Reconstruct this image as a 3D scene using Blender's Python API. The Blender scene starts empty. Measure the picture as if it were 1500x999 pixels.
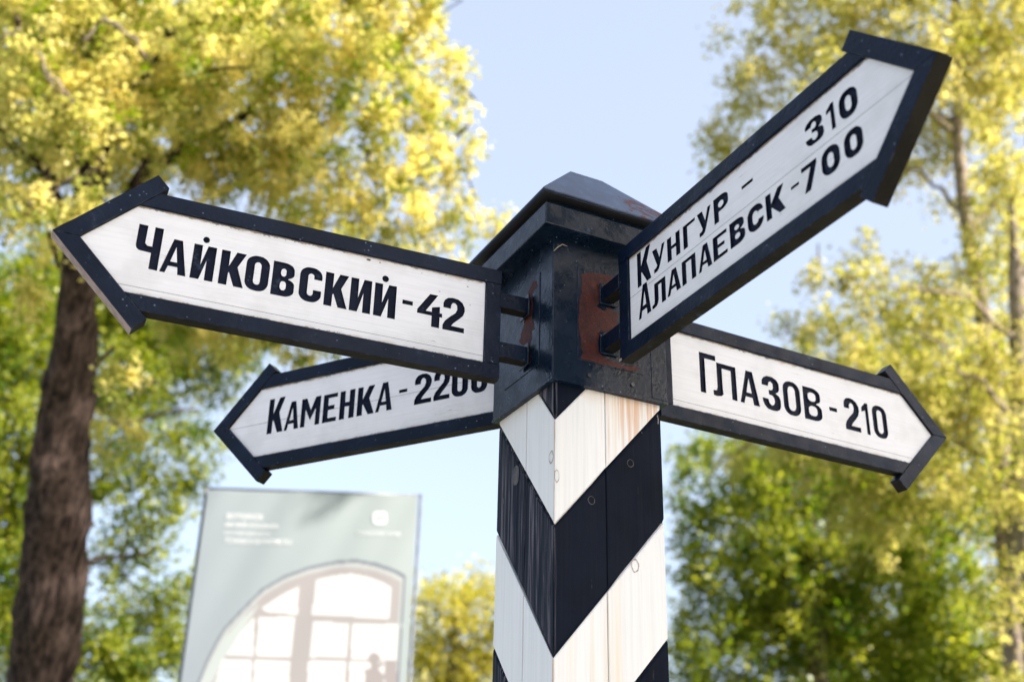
import bpy, bmesh, math, random
import numpy as np
from mathutils import Vector, Matrix
from mathutils.geometry import tessellate_polygon
R_ = math.radians
scene = bpy.context.scene
rng = np.random.default_rng(7)
random.seed(7)

# ------------------------------------------------------------------ camera
CAM = Vector((1.9308, -1.1044, 1.5999))
RT = Vector((0.4508, 0.8924, 0.0216)); UP = Vector((0.3786, -0.2131, 0.9007)); FW = Vector((-0.8083, 0.3979, 0.4339))
RT.normalize(); FW.normalize(); UP = RT.cross(FW); UP.normalize()
FPX = 1719.06
cd = bpy.data.cameras.new('camera'); cam = bpy.data.objects.new('camera', cd)
scene.collection.objects.link(cam); scene.camera = cam
cam.matrix_world = Matrix(((RT.x, UP.x, -FW.x, CAM.x), (RT.y, UP.y, -FW.y, CAM.y), (RT.z, UP.z, -FW.z, CAM.z), (0, 0, 0, 1)))
cd.sensor_width = 36; cd.lens = 41.257; cd.clip_start = .05; cd.clip_end = 2000
cd.dof.use_dof = True; cd.dof.focus_distance = 2.30; cd.dof.aperture_fstop = 2.6

# ------------------------------------------------------------------ light
SUN = Vector((0.72, 0.46, 0.52)).normalized()        # direction towards the sun
EXPOSURE = 1.7
w = bpy.data.worlds.new('World'); scene.world = w; w.use_nodes = True
nt = w.node_tree; bg = nt.nodes['Background']
sky = nt.nodes.new('ShaderNodeTexSky'); sky.sky_type = 'NISHITA'; sky.sun_disc = False
sky.sun_elevation = math.asin(SUN.z); sky.sun_rotation = math.atan2(SUN.x, SUN.y)
sky.air_density = 1.0; sky.dust_density = 3.0; sky.ozone_density = 1.0
veil = nt.nodes.new('ShaderNodeMix'); veil.data_type = 'RGBA'; veil.inputs[0].default_value = .55      # thin even high haze
veil.inputs[7].default_value = (2.15, 2.3, 2.68, 1); nt.links.new(sky.outputs[0], veil.inputs[6])
nt.links.new(veil.outputs[2], bg.inputs[0]); bg.inputs[1].default_value = 0.13
sl = bpy.data.lights.new('sun', 'SUN'); sl.energy = 5.0; sl.angle = R_(.5); sl.color = (1, .945, .86)
so = bpy.data.objects.new('sun', sl); scene.collection.objects.link(so)
so.rotation_euler = SUN.to_track_quat('Z', 'Y').to_euler(); so.location = (0, 0, 12)
scene.view_settings.view_transform = 'Standard'; scene.view_settings.look = 'None'
scene.view_settings.exposure = EXPOSURE; scene.view_settings.gamma = 1

# ------------------------------------------------------------------ helpers
def at(u, v, dep):
    """world point seen at photo pixel (u, v) at a depth in metres"""
    return CAM + (FW + RT * ((u - 750) / FPX) - UP * ((v - 499.5) / FPX)) * dep
def on_plane(u, v, n, c):
    n = Vector(n); ray = FW + RT * ((u - 750) / FPX) - UP * ((v - 499.5) / FPX)
    return CAM + ray * ((c - n.dot(CAM)) / n.dot(ray))

def link(o, parent=None, **kw):
    scene.collection.objects.link(o)
    if parent: o.parent = parent
    for k, v in kw.items(): o[k] = v
    return o
def from_bm(name, bm, mat, parent=None, smooth=False, **kw):
    me = bpy.data.meshes.new(name); bm.normal_update(); bm.to_mesh(me); bm.free()
    if smooth:
        for p in me.polygons: p.use_smooth = True
    for m in (mat if isinstance(mat, (list, tuple)) else [mat]): me.materials.append(m)
    return link(bpy.data.objects.new(name, me), parent, **kw)
def empty(name, loc, **kw):
    o = bpy.data.objects.new(name, None); o.location = loc; o.empty_display_size = .2
    return link(o, None, **kw)

def box(bm, lo, hi):
    vs = [bm.verts.new((x, y, z)) for z in (lo[2], hi[2]) for y in (lo[1], hi[1]) for x in (lo[0], hi[0])]
    for f in ((0, 2, 3, 1), (4, 5, 7, 6), (0, 1, 5, 4), (2, 6, 7, 3), (0, 4, 6, 2), (1, 3, 7, 5)):
        bm.faces.new([vs[i] for i in f])
    return vs
def prism(bm, pts, f0, f1, flat=None):
    """pts: 2D polygon; f0/f1: functions (a,b)->3D for both sides"""
    a = [bm.verts.new(f0(*p)) for p in pts]; b = [bm.verts.new(f1(*p)) for p in pts]
    n = len(pts)
    bm.faces.new(a[::-1]); bm.faces.new(b)
    for i in range(n): bm.faces.new((a[i], a[(i + 1) % n], b[(i + 1) % n], b[i]))
def bevel(bm, w_, seg=2):
    bmesh.ops.recalc_face_normals(bm, faces=bm.faces[:])
    bmesh.ops.bevel(bm, geom=bm.edges[:], offset=w_, segments=seg, profile=.6, affect='EDGES')
def tube(bm, pts, rad, seg=8, cap=True, wob=0.):
    rings = []
    n = len(pts); ref = Vector((.3, .9, .2)).normalized()
    for i, p in enumerate(pts):
        d = (pts[min(i + 1, n - 1)] - pts[max(i - 1, 0)]).normalized()
        a = d.cross(ref)
        if a.length < 1e-3: a = d.cross(Vector((1, 0, 0)))
        a.normalize(); b = d.cross(a)
        rings.append([bm.verts.new(p + (a * math.cos(2 * math.pi * k / seg) + b * math.sin(2 * math.pi * k / seg)) * rad[i] * (1 + wob * random.uniform(-1, 1))) for k in range(seg)])
    for r0, r1 in zip(rings, rings[1:]):
        for k in range(seg): bm.faces.new((r0[k], r0[(k + 1) % seg], r1[(k + 1) % seg], r1[k]))
    if cap and seg > 2:
        bm.faces.new(rings[0][::-1]); bm.faces.new(rings[-1])

# ------------------------------------------------------------------ materials
class Mat:
    def __init__(s, name):
        s.m = bpy.data.materials.new(name); s.m.use_nodes = True; s.t = s.m.node_tree; s.n = s.t.nodes
        s.b = s.n['Principled BSDF']; s.out = s.n['Material Output']
        s.tc = s.n.new('ShaderNodeTexCoord'); s.geo = s.n.new('ShaderNodeNewGeometry')
    def L(s, a, b): s.t.links.new(a, b)
    def val(s, sock, v):
        if isinstance(v, bpy.types.NodeSocket): s.L(v, sock)
        else: sock.default_value = v
    def coord(s, scale=(1, 1, 1), world=False):
        mp = s.n.new('ShaderNodeMapping'); s.L(s.geo.outputs['Position'] if world else s.tc.outputs['Object'], mp.inputs[0])
        mp.inputs['Scale'].default_value = scale; return mp.outputs[0]
    def noise(s, scale, co=None, detail=4, rough=.55, dist=0., col=False):
        t = s.n.new('ShaderNodeTexNoise'); t.inputs['Scale'].default_value = scale; t.inputs['Detail'].default_value = detail
        t.inputs['Roughness'].default_value = rough; t.inputs['Distortion'].default_value = dist
        s.L(co or s.tc.outputs['Object'], t.inputs['Vector']); return t.outputs[1 if col else 0]
    def voro(s, scale, co=None, feat='F1'):
        t = s.n.new('ShaderNodeTexVoronoi'); t.inputs['Scale'].default_value = scale; t.feature = feat
        s.L(co or s.tc.outputs['Object'], t.inputs['Vector']); return t.outputs['Distance']
    def rng(s, x, a, b, c=0., d=1., smooth=True):
        t = s.n.new('ShaderNodeMapRange'); t.interpolation_type = 'SMOOTHSTEP' if smooth else 'LINEAR'
        s.val(t.inputs[0], x)
        for i, v in enumerate((a, b, c, d)): t.inputs[i + 1].default_value = v
        return t.outputs[0]
    def math(s, op, a, b=0.):
        t = s.n.new('ShaderNodeMath'); t.operation = op; s.val(t.inputs[0], a); s.val(t.inputs[1], b); return t.outputs[0]
    def mul(s, a, b): return s.math('MULTIPLY', a, b)
    def mix(s, f, a, b):
        t = s.n.new('ShaderNodeMix'); t.data_type = 'RGBA'; s.val(t.inputs[0], f)
        for i, v in ((6, a), (7, b)):
            if isinstance(v, tuple): v = (*v, 1)[:4]
            s.val(t.inputs[i], v)
        return t.outputs[2]
    def xyz(s, world=True):
        t = s.n.new('ShaderNodeSeparateXYZ'); s.L(s.geo.outputs['Position'] if world else s.tc.outputs['Object'], t.inputs[0]); return t.outputs
    def bump(s, h, strength=.3, dist=.002, prev=None):
        t = s.n.new('ShaderNodeBump'); t.inputs['Strength'].default_value = strength; t.inputs['Distance'].default_value = dist
        s.L(h, t.inputs['Height'])
        if prev: s.L(prev, t.inputs['Normal'])
        return t.outputs[0]
    def done(s, col, rough=.5, nrm=None, spec=.5, metal=0.):
        s.val(s.b.inputs['Base Color'], (*col, 1) if isinstance(col, tuple) else col)
        s.val(s.b.inputs['Roughness'], rough); s.b.inputs['Specular IOR Level'].default_value = spec; s.b.inputs['Metallic'].default_value = metal
        if nrm: s.L(nrm, s.b.inputs['Normal'])
        return s.m

def navy_paint(name, base=(.0018, .0056, .0155), rough=.34, speck=1.2, peel=120, spec=.11):
    m = Mat(name)
    big = m.noise(7., detail=5); fine = m.noise(60., detail=4)
    c = m.mix(m.rng(big, .35, .7), base, tuple(x * 1.5 + .002 for x in base))
    chalk = m.mul(m.rng(m.noise(13., detail=8, rough=.7), .56, .74), m.rng(fine, .4, .65))
    c = m.mix(m.mul(chalk, .40), c, (.10, .14, .21))
    dots = m.rng(m.voro(70.), .15, .05)
    dots = m.mul(dots, m.rng(m.noise(9., detail=2), .46, .62))
    c = m.mix(m.mul(dots, .55 * speck), c, (.17, .21, .30))
    sc = m.rng(m.noise(24., detail=8, rough=.75), .69, .74)
    c = m.mix(m.mul(sc, .5), c, (.055, .028, .018))
    bv = m.n.new('ShaderNodeBevel'); bv.samples = 4; bv.inputs['Radius'].default_value = .0026
    dp = m.n.new('ShaderNodeVectorMath'); dp.operation = 'DOT_PRODUCT'; m.L(bv.outputs[0], dp.inputs[0]); m.L(m.geo.outputs['True Normal'], dp.inputs[1])
    wear = m.mul(m.rng(dp.outputs['Value'], .985, .90), m.rng(m.noise(38., detail=7, rough=.7), .48, .66))
    c = m.mix(m.mul(wear, .5), c, (.13, .15, .19))
    r = m.rng(m.noise(22., detail=6), .3, .75, rough - .08, rough + .16)
    n1 = m.bump(m.noise(peel, detail=3), .4, .002)
    n2 = m.bump(big, .25, .006, n1)
    return m.done(c, r, n2, spec)
M_navy = navy_paint('navy_frame_paint')
M_box = navy_paint('navy_sheet_metal_paint', base=(.0018, .0062, .0150), rough=.27, peel=90, spec=.20)
M_letter = navy_paint('navy_letter_paint', base=(.0030, .0050, .0145), rough=.5, speck=.4, peel=160, spec=.07)

def roof_paint():
    m = Mat('weathered_roof_paint')
    c = m.mix(m.rng(m.noise(9., detail=6), .3, .7), (.009, .021, .055), (.024, .046, .098))
    c = m.mix(m.mul(m.rng(m.noise(35., detail=6, rough=.7), .5, .72), .4), c, (.09, .13, .21))
    x, y, z = m.xyz()
    # peeled area low on the right-hand slope
    reg = m.mul(m.mul(m.rng(y, -.03, .05), m.rng(x, .085, .11)), m.rng(z, 3.02, 2.985))
    msk = m.rng(m.math('ADD', m.mul(reg, .30), m.mul(m.noise(48., detail=10, rough=.72), 1.0)), .80, .815)
    c = m.mix(msk, c, m.mix(m.noise(60.), (.055, .018, .017), (.105, .036, .032)))
    return m.done(c, m.rng(msk, 0, 1, .42, .75), m.bump(msk, .5, .0015, m.bump(m.noise(110.), .2, .001)))
M_roof = roof_paint()

def rust_mat():
    m = Mat('red_oxide_rust')
    c = m.mix(m.rng(m.noise(45., detail=8, rough=.7), .3, .7), (.020, .0045, .004), (.062, .011, .007))
    c = m.mix(m.rng(m.noise(160., detail=4), .55, .8), c, (.085, .022, .011))
    return m.done(c, .72, m.bump(m.noise(220., detail=5), .5, .0012), .3)
M_rust = rust_mat()

def white_board(name, seed=0.):
    """white paint on horizontal boards, local x along the grain, local y up (0 .. 0.243)"""
    m = Mat(name)
    g = m.noise(1., m.coord((9, 260, 40)), detail=5, rough=.6)
    c = m.mix(m.rng(g, .35, .75), (.64, .64, .67), (.57, .575, .61))
    c = m.mix(m.mul(m.rng(m.noise(7., detail=8, rough=.65), .45, .7), .5), c, (.47, .47, .475))
    cr = m.rng(m.noise(1., m.coord((14, 420, 40)), detail=6, rough=.7), .635, .68)
    cr = m.mul(cr, m.rng(m.noise(6., detail=3), .5, .62))
    c = m.mix(m.mul(cr, .75), c, (.13, .10, .085))
    xs = m.xyz(False); y = xs[1]
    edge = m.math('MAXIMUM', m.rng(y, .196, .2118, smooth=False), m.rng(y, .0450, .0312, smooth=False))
    rim = m.math('MAXIMUM', m.rng(y, .2085, .2100), m.rng(y, .0345, .0330))  # dark line beside the rails: the frame's recess shadow put into the colour
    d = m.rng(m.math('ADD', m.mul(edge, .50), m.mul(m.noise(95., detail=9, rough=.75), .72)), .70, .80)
    c = m.mix(m.mul(d, .85), c, (.045, .035, .032))  # edge dirt and scuffs, strengthened to paint in the recess shadow
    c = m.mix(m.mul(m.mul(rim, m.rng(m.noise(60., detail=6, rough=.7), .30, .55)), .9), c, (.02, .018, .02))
    warm = m.mul(m.rng(m.math('ADD', m.mul(edge, .4), m.mul(m.noise(30., detail=5), .8)), .60, .86), .62)
    c = m.mix(warm, c, (.46, .37, .30))
    ch = m.rng(m.noise(42., detail=4), .745, .765)
    c = m.mix(m.mul(ch, .9), c, (.10, .08, .07))
    return m.done(c, .55, m.bump(g, .35, .0012, m.bump(cr, .4, .001)), .35)
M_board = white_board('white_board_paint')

def white_post():
    m = Mat('white_post_paint')
    co = m.coord((150, 150, 3.2), True)
    g = m.noise(1., co, detail=5, rough=.6)
    c = m.mix(m.rng(g, .35, .75), (.64, .64, .645), (.57, .575, .585))
    x, y, z = m.xyz()
    right = m.rng(x, .115, .119)
    # rusty water stains running down from the metal head
    st = m.noise(1., m.coord((40, 95, 1.6), True), detail=6, rough=.65)
    reg = m.mul(m.rng(z, 2.24, 2.52), m.rng(y, -.04, .01))
    stn = m.mul(m.mul(m.rng(m.math('ADD', st, m.mul(reg, .17)), .585, .74), reg), right)
    c = m.mix(m.mul(stn, .8), c, (.50, .25, .11))
    st2 = m.mul(m.rng(m.noise(1., m.coord((38, 38, 1.1), True), detail=5), .50, .76), .6)
    c = m.mix(m.mul(st2, right), c, (.62, .50, .34))
    # brown line down the near corner
    cor = m.mul(m.rng(x, .1165, .1195), m.rng(y, -.1155, -.1190))
    c = m.mix(m.mul(cor, m.rng(m.noise(1., m.coord((20, 20, 7), True), detail=6), .36, .62, .1, .85)), c, (.42, .27, .16))
    top = m.mul(m.rng(z, 2.47, 2.505), m.rng(m.noise(30., detail=6), .4, .65))
    c = m.mix(m.mul(top, .35), c, (.55, .40, .26))
    cr = m.rng(m.noise(1., m.coord((260, 260, 6), True), detail=6, rough=.7), .665, .70)
    cr = m.mul(cr, m.rng(m.noise(7., detail=2), .52, .66))
    c = m.mix(m.mul(cr, .7), c, (.20, .17, .16))
    return m.done(c, .5, m.bump(g, .4, .0014), .4)
M_pw = white_post()
def dark_post():
    m = Mat('navy_post_paint')
    x, y, z = m.xyz()
    left = m.rng(y, -.112, -.117)
    g = m.noise(1., m.coord((210, 210, 4.2), True), detail=6, rough=.65)
    g2 = m.noise(1., m.coord((90, 90, 2.4), True), detail=5, rough=.65)
    base = m.mix(m.rng(m.noise(8.), .3, .7), (.0016, .0035, .0095), (.003, .006, .014))
    worn = m.mul(m.mul(m.rng(g, .44, .64), m.rng(g2, .38, .60)), m.math('ADD', m.mul(left, .55), .004))
    c = m.mix(worn, base, (.23, .215, .25))
    chip = m.mul(m.rng(m.noise(1., m.coord((75, 75, 11), True), detail=5, rough=.6), .655, .69), m.rng(m.noise(6., m.coord((1, 1, 1), True)), .48, .6))
    c = m.mix(m.mul(chip, .75), c, (.34, .30, .27))
    return m.done(c, m.rng(g, .3, .7, .42, .6), m.bump(m.math('ADD', m.mul(g, .7), g2), .35, .0014), .05)
M_pd = dark_post()
def simple(name, c, r=.6, c2=None, sc=20, b=.2):
    m = Mat(name); c2 = c2 or tuple(x * .7 for x in c)
    return m.done(m.mix(m.rng(m.noise(sc, detail=6), .35, .68), c, c2), r, m.bump(m.noise(sc * 3), b, .003))
M_core = simple('dark_board_core', (.012, .012, .014))
M_knot = simple('wood_knot', (.34, .29, .26), .7, (.20, .16, .14), 120)
M_knotd = simple('worn_wood_knot', (.07, .06, .065), .7, (.020, .020, .028), 120)
M_chipm = simple('bare_wood_chip', (.06, .045, .04), .8, (.12, .09, .07), 90)
M_under = navy_paint('mildewed_navy_paint', base=(.0085, .0075, .0055), rough=.65, speck=.2, spec=.08)
M_bare = simple('bare_weathered_wood', (.26, .205, .195), .75, (.18, .135, .13), 60)
M_steel = simple('galvanised_steel', (.30, .31, .32), .4)
M_bolt = simple('bolt_paint', (.02, .022, .028), .45)

# ------------------------------------------------------------------ glyphs (own condensed lettering, outlines in metres)
def arc(cx, cy, rx, ry, a0, a1, n=6):
    return [(cx + rx * math.cos(R_(a0 + (a1 - a0) * i / n)), cy + ry * math.sin(R_(a0 + (a1 - a0) * i / n))) for i in range(n + 1)]
def rr(x0, y0, x1, y1, rx, ry):
    return arc(x1 - rx, y0 + ry, rx, ry, -90, 0) + arc(x1 - rx, y1 - ry, rx, ry, 0, 90) + arc(x0 + rx, y1 - ry, rx, ry, 90, 180) + arc(x0 + rx, y0 + ry, rx, ry, 180, 270)
def glyph(ch, w, h, t):
    """-> list of (outer, [holes])"""
    s = lambda pts: [(x * w, y * h) for x, y in pts]
    k = t / w; b = .145                                  # stem and bar in units of width and height
    if ch in 'ОO0': return [(rr(0, 0, w, h, w * .44, w * .42), [rr(t, t * .82, w - t, h - t * .82, (w - 2 * t) * .47, (w - 2 * t) * .6)])]
    if ch == 'С':
        o = [(w, .67 * h)] + arc(w * .56, h - w * .40, w * .44, w * .40, 0, 90) + arc(w * .44, h - w * .4, w * .44, w * .4, 90, 180) + arc(w * .44, w * .4, w * .44, w * .4, 180, 270) + arc(w * .56, w * .4, w * .44, w * .4, 270, 360) + [(w, .36 * h), (w - t, .36 * h)]
        i = (w - 2 * t) / 2; q = t * .82 + i
        o += arc(w / 2, q, i, i, 0, -180, 8) + arc(w / 2, h - q, i, i, 180, 0, 8) + [(w - t, .67 * h)]
        return [(o, [])]
    if ch == 'В':
        o = [(0, 0)] + arc(w * .55, h * .2, w * .45, h * .2, -90, 0) + arc(w * .55, h * .36, w * .45, h * .17, 0, 70) + arc(w * .5, h * .68, w * .46, h * .16, -60, 0) + arc(w * .5, h * .80, w * .46, h * .2, 0, 90) + [(0, h)]
        x1 = w - t
        return [(o, [rr(t, t * .8, x1, h * .44, (x1 - t) * .42, h * .1), rr(t, h * .585, x1 - .03 * w, h - t * .8, (x1 - t) * .42, h * .1)])]
    if ch == 'Р':
        o = [(0, 0), (t, 0), (t, .38 * h)] + arc(w * .5, h * .58, w * .5, h * .2, -90, 0) + arc(w * .5, h * .78, w * .5, h * .22, 0, 90) + [(0, h)]
        return [(o, [rr(t, h * .52, w - t, h - t * .85, (w - 2 * t) * .45, h * .1)])]
    P = {
     'К': [(0, 0), (k, 0), (k, .36), (k * 1.12, .38), (1 - k * 1.12, 0), (1, 0), (.69, .57), (.99, 1), (1 - k * 1.15, 1), (k, .56), (k, 1), (0, 1)],
     'У': [(0, 1), (k * 1.1, 1), (.56, .52), (1 - k * .72, 1), (1, 1), (.60, .20), (.50, .06), (.36, 0), (.12, 0), (.12, .16), (.27, .17), (.36, .25)],
     'И': [(0, 0), (k, 0), (1 - k, .58), (1 - k, 0), (1, 0), (1, 1), (1 - k, 1), (k, .42), (k, 1), (0, 1)],
     'Ч': [(1 - k, 0), (1, 0), (1, 1), (1 - k, 1), (1 - k, .53), (k * 1.25, .53), (k, .58), (k, 1), (0, 1), (0, .50), (.05, .43), (.16, .39), (1 - k, .38)],
     'М': [(0, 0), (k * .88, 0), (k * .88, .60), (.5, .20), (1 - k * .88, .60), (1 - k * .88, 0), (1, 0), (1, 1), (1 - k, 1), (.5, .56), (k, 1), (0, 1)],
     'Е': [(0, 0), (1, 0), (1, b), (k, b), (k, .44), (.82, .44), (.82, .44 + b), (k, .44 + b), (k, 1 - b), (1, 1 - b), (1, 1), (0, 1)],
     'Н': [(0, 0), (k, 0), (k, .44), (1 - k, .44), (1 - k, 0), (1, 0), (1, 1), (1 - k, 1), (1 - k, .44 + b), (k, .44 + b), (k, 1), (0, 1)],
     'Г': [(0, 0), (k, 0), (k, 1 - b * .9), (1, 1 - b * .9), (1, 1), (0, 1)],
     'П': [(0, 0), (k, 0), (k, 1 - b), (1 - k, 1 - b), (1 - k, 0), (1, 0), (1, 1), (0, 1)],
     'Л': [(1 - k, 0), (1, 0), (1, 1), (.18, 1), (.18, .28), (.15, .17), (0, .15), (0, .01), (.16, 0), (.34, .03), (.42, .10), (.18 + k, .24), (.18 + k, 1 - b), (1 - k, 1 - b)],
     '1': [(1 - .46, 0), (1, 0), (1, 1), (.62, 1), (0, .83), (0, .68), (.54, .75)],
     '4': [(.58, 0), (.90, 0), (.90, .34), (1, .34), (1, .46), (.90, .46), (.90, .66), (.58, .60), (.58, .46), (.34, .46), (.80, 1), (.48, 1), (0, .46), (0, .34), (.58, .34)],
     '7': [(.10, 0), (.50, 0), (1, .85), (1, 1), (0, 1), (0, .83), (.60, .83)],
     '2': [(0, .66), (0, .80), (.06, .90), (.2, .97), (.42, 1), (.68, .98), (.88, .90), (.99, .77), (1, .66), (.93, .52), (.75, .39), (.5, .24), (.40, .145), (1, .145), (1, 0), (0, 0), (0, .14), (.10, .27), (.35, .43), (.58, .56), (.65, .68), (.63, .79), (.53, .85), (.43, .84), (.36, .77), (.35, .66)],
     'З': [(0, .70), (.01, .84), (.12, .94), (.32, 1), (.6, 1), (.84, .94), (.96, .83), (.96, .66), (.88, .58), (.74, .53), (.93, .46), (1, .36), (1, .18), (.92, .07), (.74, .01), (.5, 0), (.25, .02), (.08, .11), (0, .22), (0, .32), (.32, .32), (.36, .20), (.48, .145), (.60, .18), (.66, .26), (.65, .37), (.56, .44), (.36, .455), (.36, .59), (.54, .60), (.61, .66), (.61, .79), (.5, .855), (.39, .82), (.33, .70)],
     '-': [(0, 0), (1, 0), (1, 1), (0, 1)],
    }
    P['3'] = P['З']
    if ch == 'А': return [(s([(0, 0), (.20, 0), (.29, .21), (.64, .21), (.69, 0), (1, 0), (.70, 1), (.37, 1)]), [s([(.345, .34), (.61, .34), (.50, .78)])])]
    if ch == '.': return [([(w / 2 + w / 2 * math.cos(a * math.pi / 8), h / 2 + h / 2 * math.sin(a * math.pi / 8)) for a in range(16)], [])]
    return [(s(P[ch]), [])]

# ------------------------------------------------------------------ signpost
post = empty('signpost', (0, 0, 0), label='wooden signpost with navy and white chevrons, metal head and four arrow boards', category='signpost')
HP = .12; DEP = .013
core_bm = bmesh.new(); box(core_bm, (-HP + DEP, -HP + DEP, -.2), (HP - DEP, HP - DEP, 2.52))
shaft = from_bm('post_shaft', core_bm, M_core, post)
near = [2.4283, 2.2273, 1.987, 1.775]; side = [2.70, 2.500, 2.266, 2.049]
while near[-1] > -.3:
    near.append(near[-1] - .222); side.append(side[-1] - .225)
TOPZ = 2.512
def clip(poly, f):
    out = []
    for i, p in enumerate(poly):
        q = poly[(i + 1) % len(poly)]; a, c = f(p), f(q)
        if a >= 0: out.append(p)
        if (a >= 0) != (c >= 0):
            t = a / (a - c); out.append((p[0] + (q[0] - p[0]) * t, p[1] + (q[1] - p[1]) * t))
    return out
# u runs along the face from its low corner (-1) to its high corner (+1)
faces = [('x', 1, -1), ('x', -1, 1), ('y', -1, 1), ('y', 1, -1)]    # axis, side, coordinate sign of the low corner
for axis, sd, low in faces:
    half = HP - .0003
    seam = .012 * random.uniform(-1, 1) + (-.004 if (axis, sd) == ('x', 1) else .004)
    for i in range(len(near)):
        # band i lies between boundary i-1 (above) and boundary i (below)
        zl0, zh0 = (9, 9) if i == 0 else (near[i - 1], side[i - 1])
        zl1, zh1 = near[i], side[i]
        for h in (0, 1):
            gap = .0011 if (axis, sd) == ('y', -1) else .0007; a, c = (-half, seam - gap) if h == 0 else (seam + gap, half)
            zz = lambda cc, lo, hi: lo + (hi - lo) * (cc * low * -1 + HP) / (2 * HP) if True else 0
            jit = random.uniform(-.0012, .0012)
            poly = [(a, zz(a, zl1, zh1) + jit), (c, zz(c, zl1, zh1) + jit), (c, min(zz(c, zl0, zh0) + jit, 9)), (a, min(zz(a, zl0, zh0) + jit, 9))]
            poly = clip(poly, lambda p: TOPZ - p[1]); poly = clip(poly, lambda p: p[1] + .15)
            if len(poly) < 3 or max(p[1] for p in poly) - min(p[1] for p in poly) < .02: continue
            q = []
            for p in poly:
                if not q or math.dist(p, q[-1]) > .002: q.append(p)
            if math.dist(q[0], q[-1]) < .002: q.pop()
            if len(q) < 3: continue
            bm = bmesh.new(); lev = HP - .0004 * random.random() * 2; dk = i % 2 == 0
            IN = HP - DEP + .0008; mi = lambda a_: max(-IN, min(IN, a_))          # mitred at the post's corners
            if axis == 'x': f0, f1 = (lambda a_, z_: (sd * IN, mi(a_), z_)), (lambda a_, z_: (sd * lev, a_, z_))
            else: f0, f1 = (lambda a_, z_: (mi(a_), sd * IN, z_)), (lambda a_, z_: (a_, sd * lev, z_))
            prism(bm, q, f0, f1)
            bmesh.ops.recalc_face_normals(bm, faces=bm.faces[:])
            outer = [e for e in bm.edges if all(abs(abs(v.co[0 if axis == 'x' else 1]) - lev) < 1e-6 for v in e.verts)]
            diag = [e for e in outer if abs(e.verts[0].co.z - e.verts[1].co.z) > .01 and abs(e.verts[0].co[1 if axis == 'x' else 0] - e.verts[1].co[1 if axis == 'x' else 0]) > .01]
            other = [e for e in outer if e not in diag]
            bmesh.ops.bevel(bm, geom=diag, offset=.0062 if dk else .0012, segments=1, affect='EDGES')
            outer = [e for e in bm.edges if all(abs(abs(v.co[0 if axis == 'x' else 1]) - lev) < 1e-6 for v in e.verts)]
            bmesh.ops.bevel(bm, geom=outer, offset=.0011, segments=2, affect='EDGES')
            from_bm('plank', bm, M_pd if dk else M_pw, shaft)
# knots in the planks
def ring(name, p, n, r, asp, mat, parent, solid=False):
    n = Vector(n); a = n.cross(Vector((0, 0, 1))).normalized(); b = Vector((0, 0, 1)); bm = bmesh.new(); N = 18
    o_ = [bm.verts.new(p + n * .0006 + (a * math.cos(t) + b * asp * math.sin(t)) * r * random.uniform(.92, 1.08)) for t in [2 * math.pi * i / N for i in range(N)]]
    if solid:
        for v, q in zip(o_, [bm.verts.new(v.co - n * .002) for v in o_]): pass
        bm.faces.new(o_)
    else:
        i_ = [bm.verts.new(p + n * .0007 + (v.co - p - n * .0006) * random.uniform(.80, .90)) for v in o_]
        for k in range(N): bm.faces.new((o_[k], o_[(k + 1) % N], i_[(k + 1) % N], i_[k]))
    return from_bm(name, bm, mat, parent)
for (u, v, n, c, r, asp, mt, sol) in [(923, 678.6, (1, 0, 0), HP, .0075, 1.1, M_knotd, 0), (866, 732.6, (1, 0, 0), HP, .0075, 1.1, M_knotd, 0), (930, 828, (1, 0, 0), HP, .0085, 1.5, M_knot, 0),
        (807.5, 669.8, (0, -1, 0), HP, .0085, 1.5, M_knot, 0), (815.5, 697, (1, 0, 0), HP, .005, 2.6, M_knot, 0), (756, 696, (0, -1, 0), HP, .014, 1.5, M_knotd, 1)]:
    ring('knot', on_plane(u, v, n, c), n, r, asp, mt, shaft, sol)

# metal head
BH = .1305; ZB = 2.5072; ZT = 2.836
bm = bmesh.new(); box(bm, (-BH, -BH, ZB + .004), (BH, BH, ZT)); bevel(bm, .002)
head = from_bm('metal_head', bm, M_box, post)
bm = bmesh.new()                                            # lower rim of the sheet, folded edge all round
for lo, hi in (((-BH - .0012, -BH - .0012), (BH + .0012, -HP + .001)), ((-BH - .0012, HP - .001), (BH + .0012, BH + .0012)), ((-BH - .0012, -HP + .002), (-HP + .001, HP - .002)), ((HP - .001, -HP + .002), (BH + .0012, HP - .002))):
    box(bm, (*lo, ZB), (*hi, ZB + .006))
from_bm('folded_rim', bm, M_box, head)
def plate(name, axis, sd, a0, a1, z0, z1, th, parent, mat, bev=.0008):
    bm = bmesh.new()
    lo, hi = BH - .002, BH + th
    if sd < 0: lo, hi = -hi, -lo
    if axis == 'x': box(bm, (lo, a0, z0), (hi, a1, z1))
    else: box(bm, (a0, lo, z0), (a1, hi, z1))
    bevel(bm, bev, 1); return from_bm(name, bm, mat, parent)
for axis, sd in (('x', 1), ('y', -1), ('x', -1), ('y', 1)):
    plate('hatch_plate', axis, sd, -.076, .076, 2.560, 2.766, .0016, head, M_box)
plate('corner_strip', 'x', 1, .094, .1300, 2.514, 2.79, .0012, head, M_box)
plate('corner_strip', 'y', -1, .096, .1300, 2.514, 2.79, .0012, head, M_box)
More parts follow.
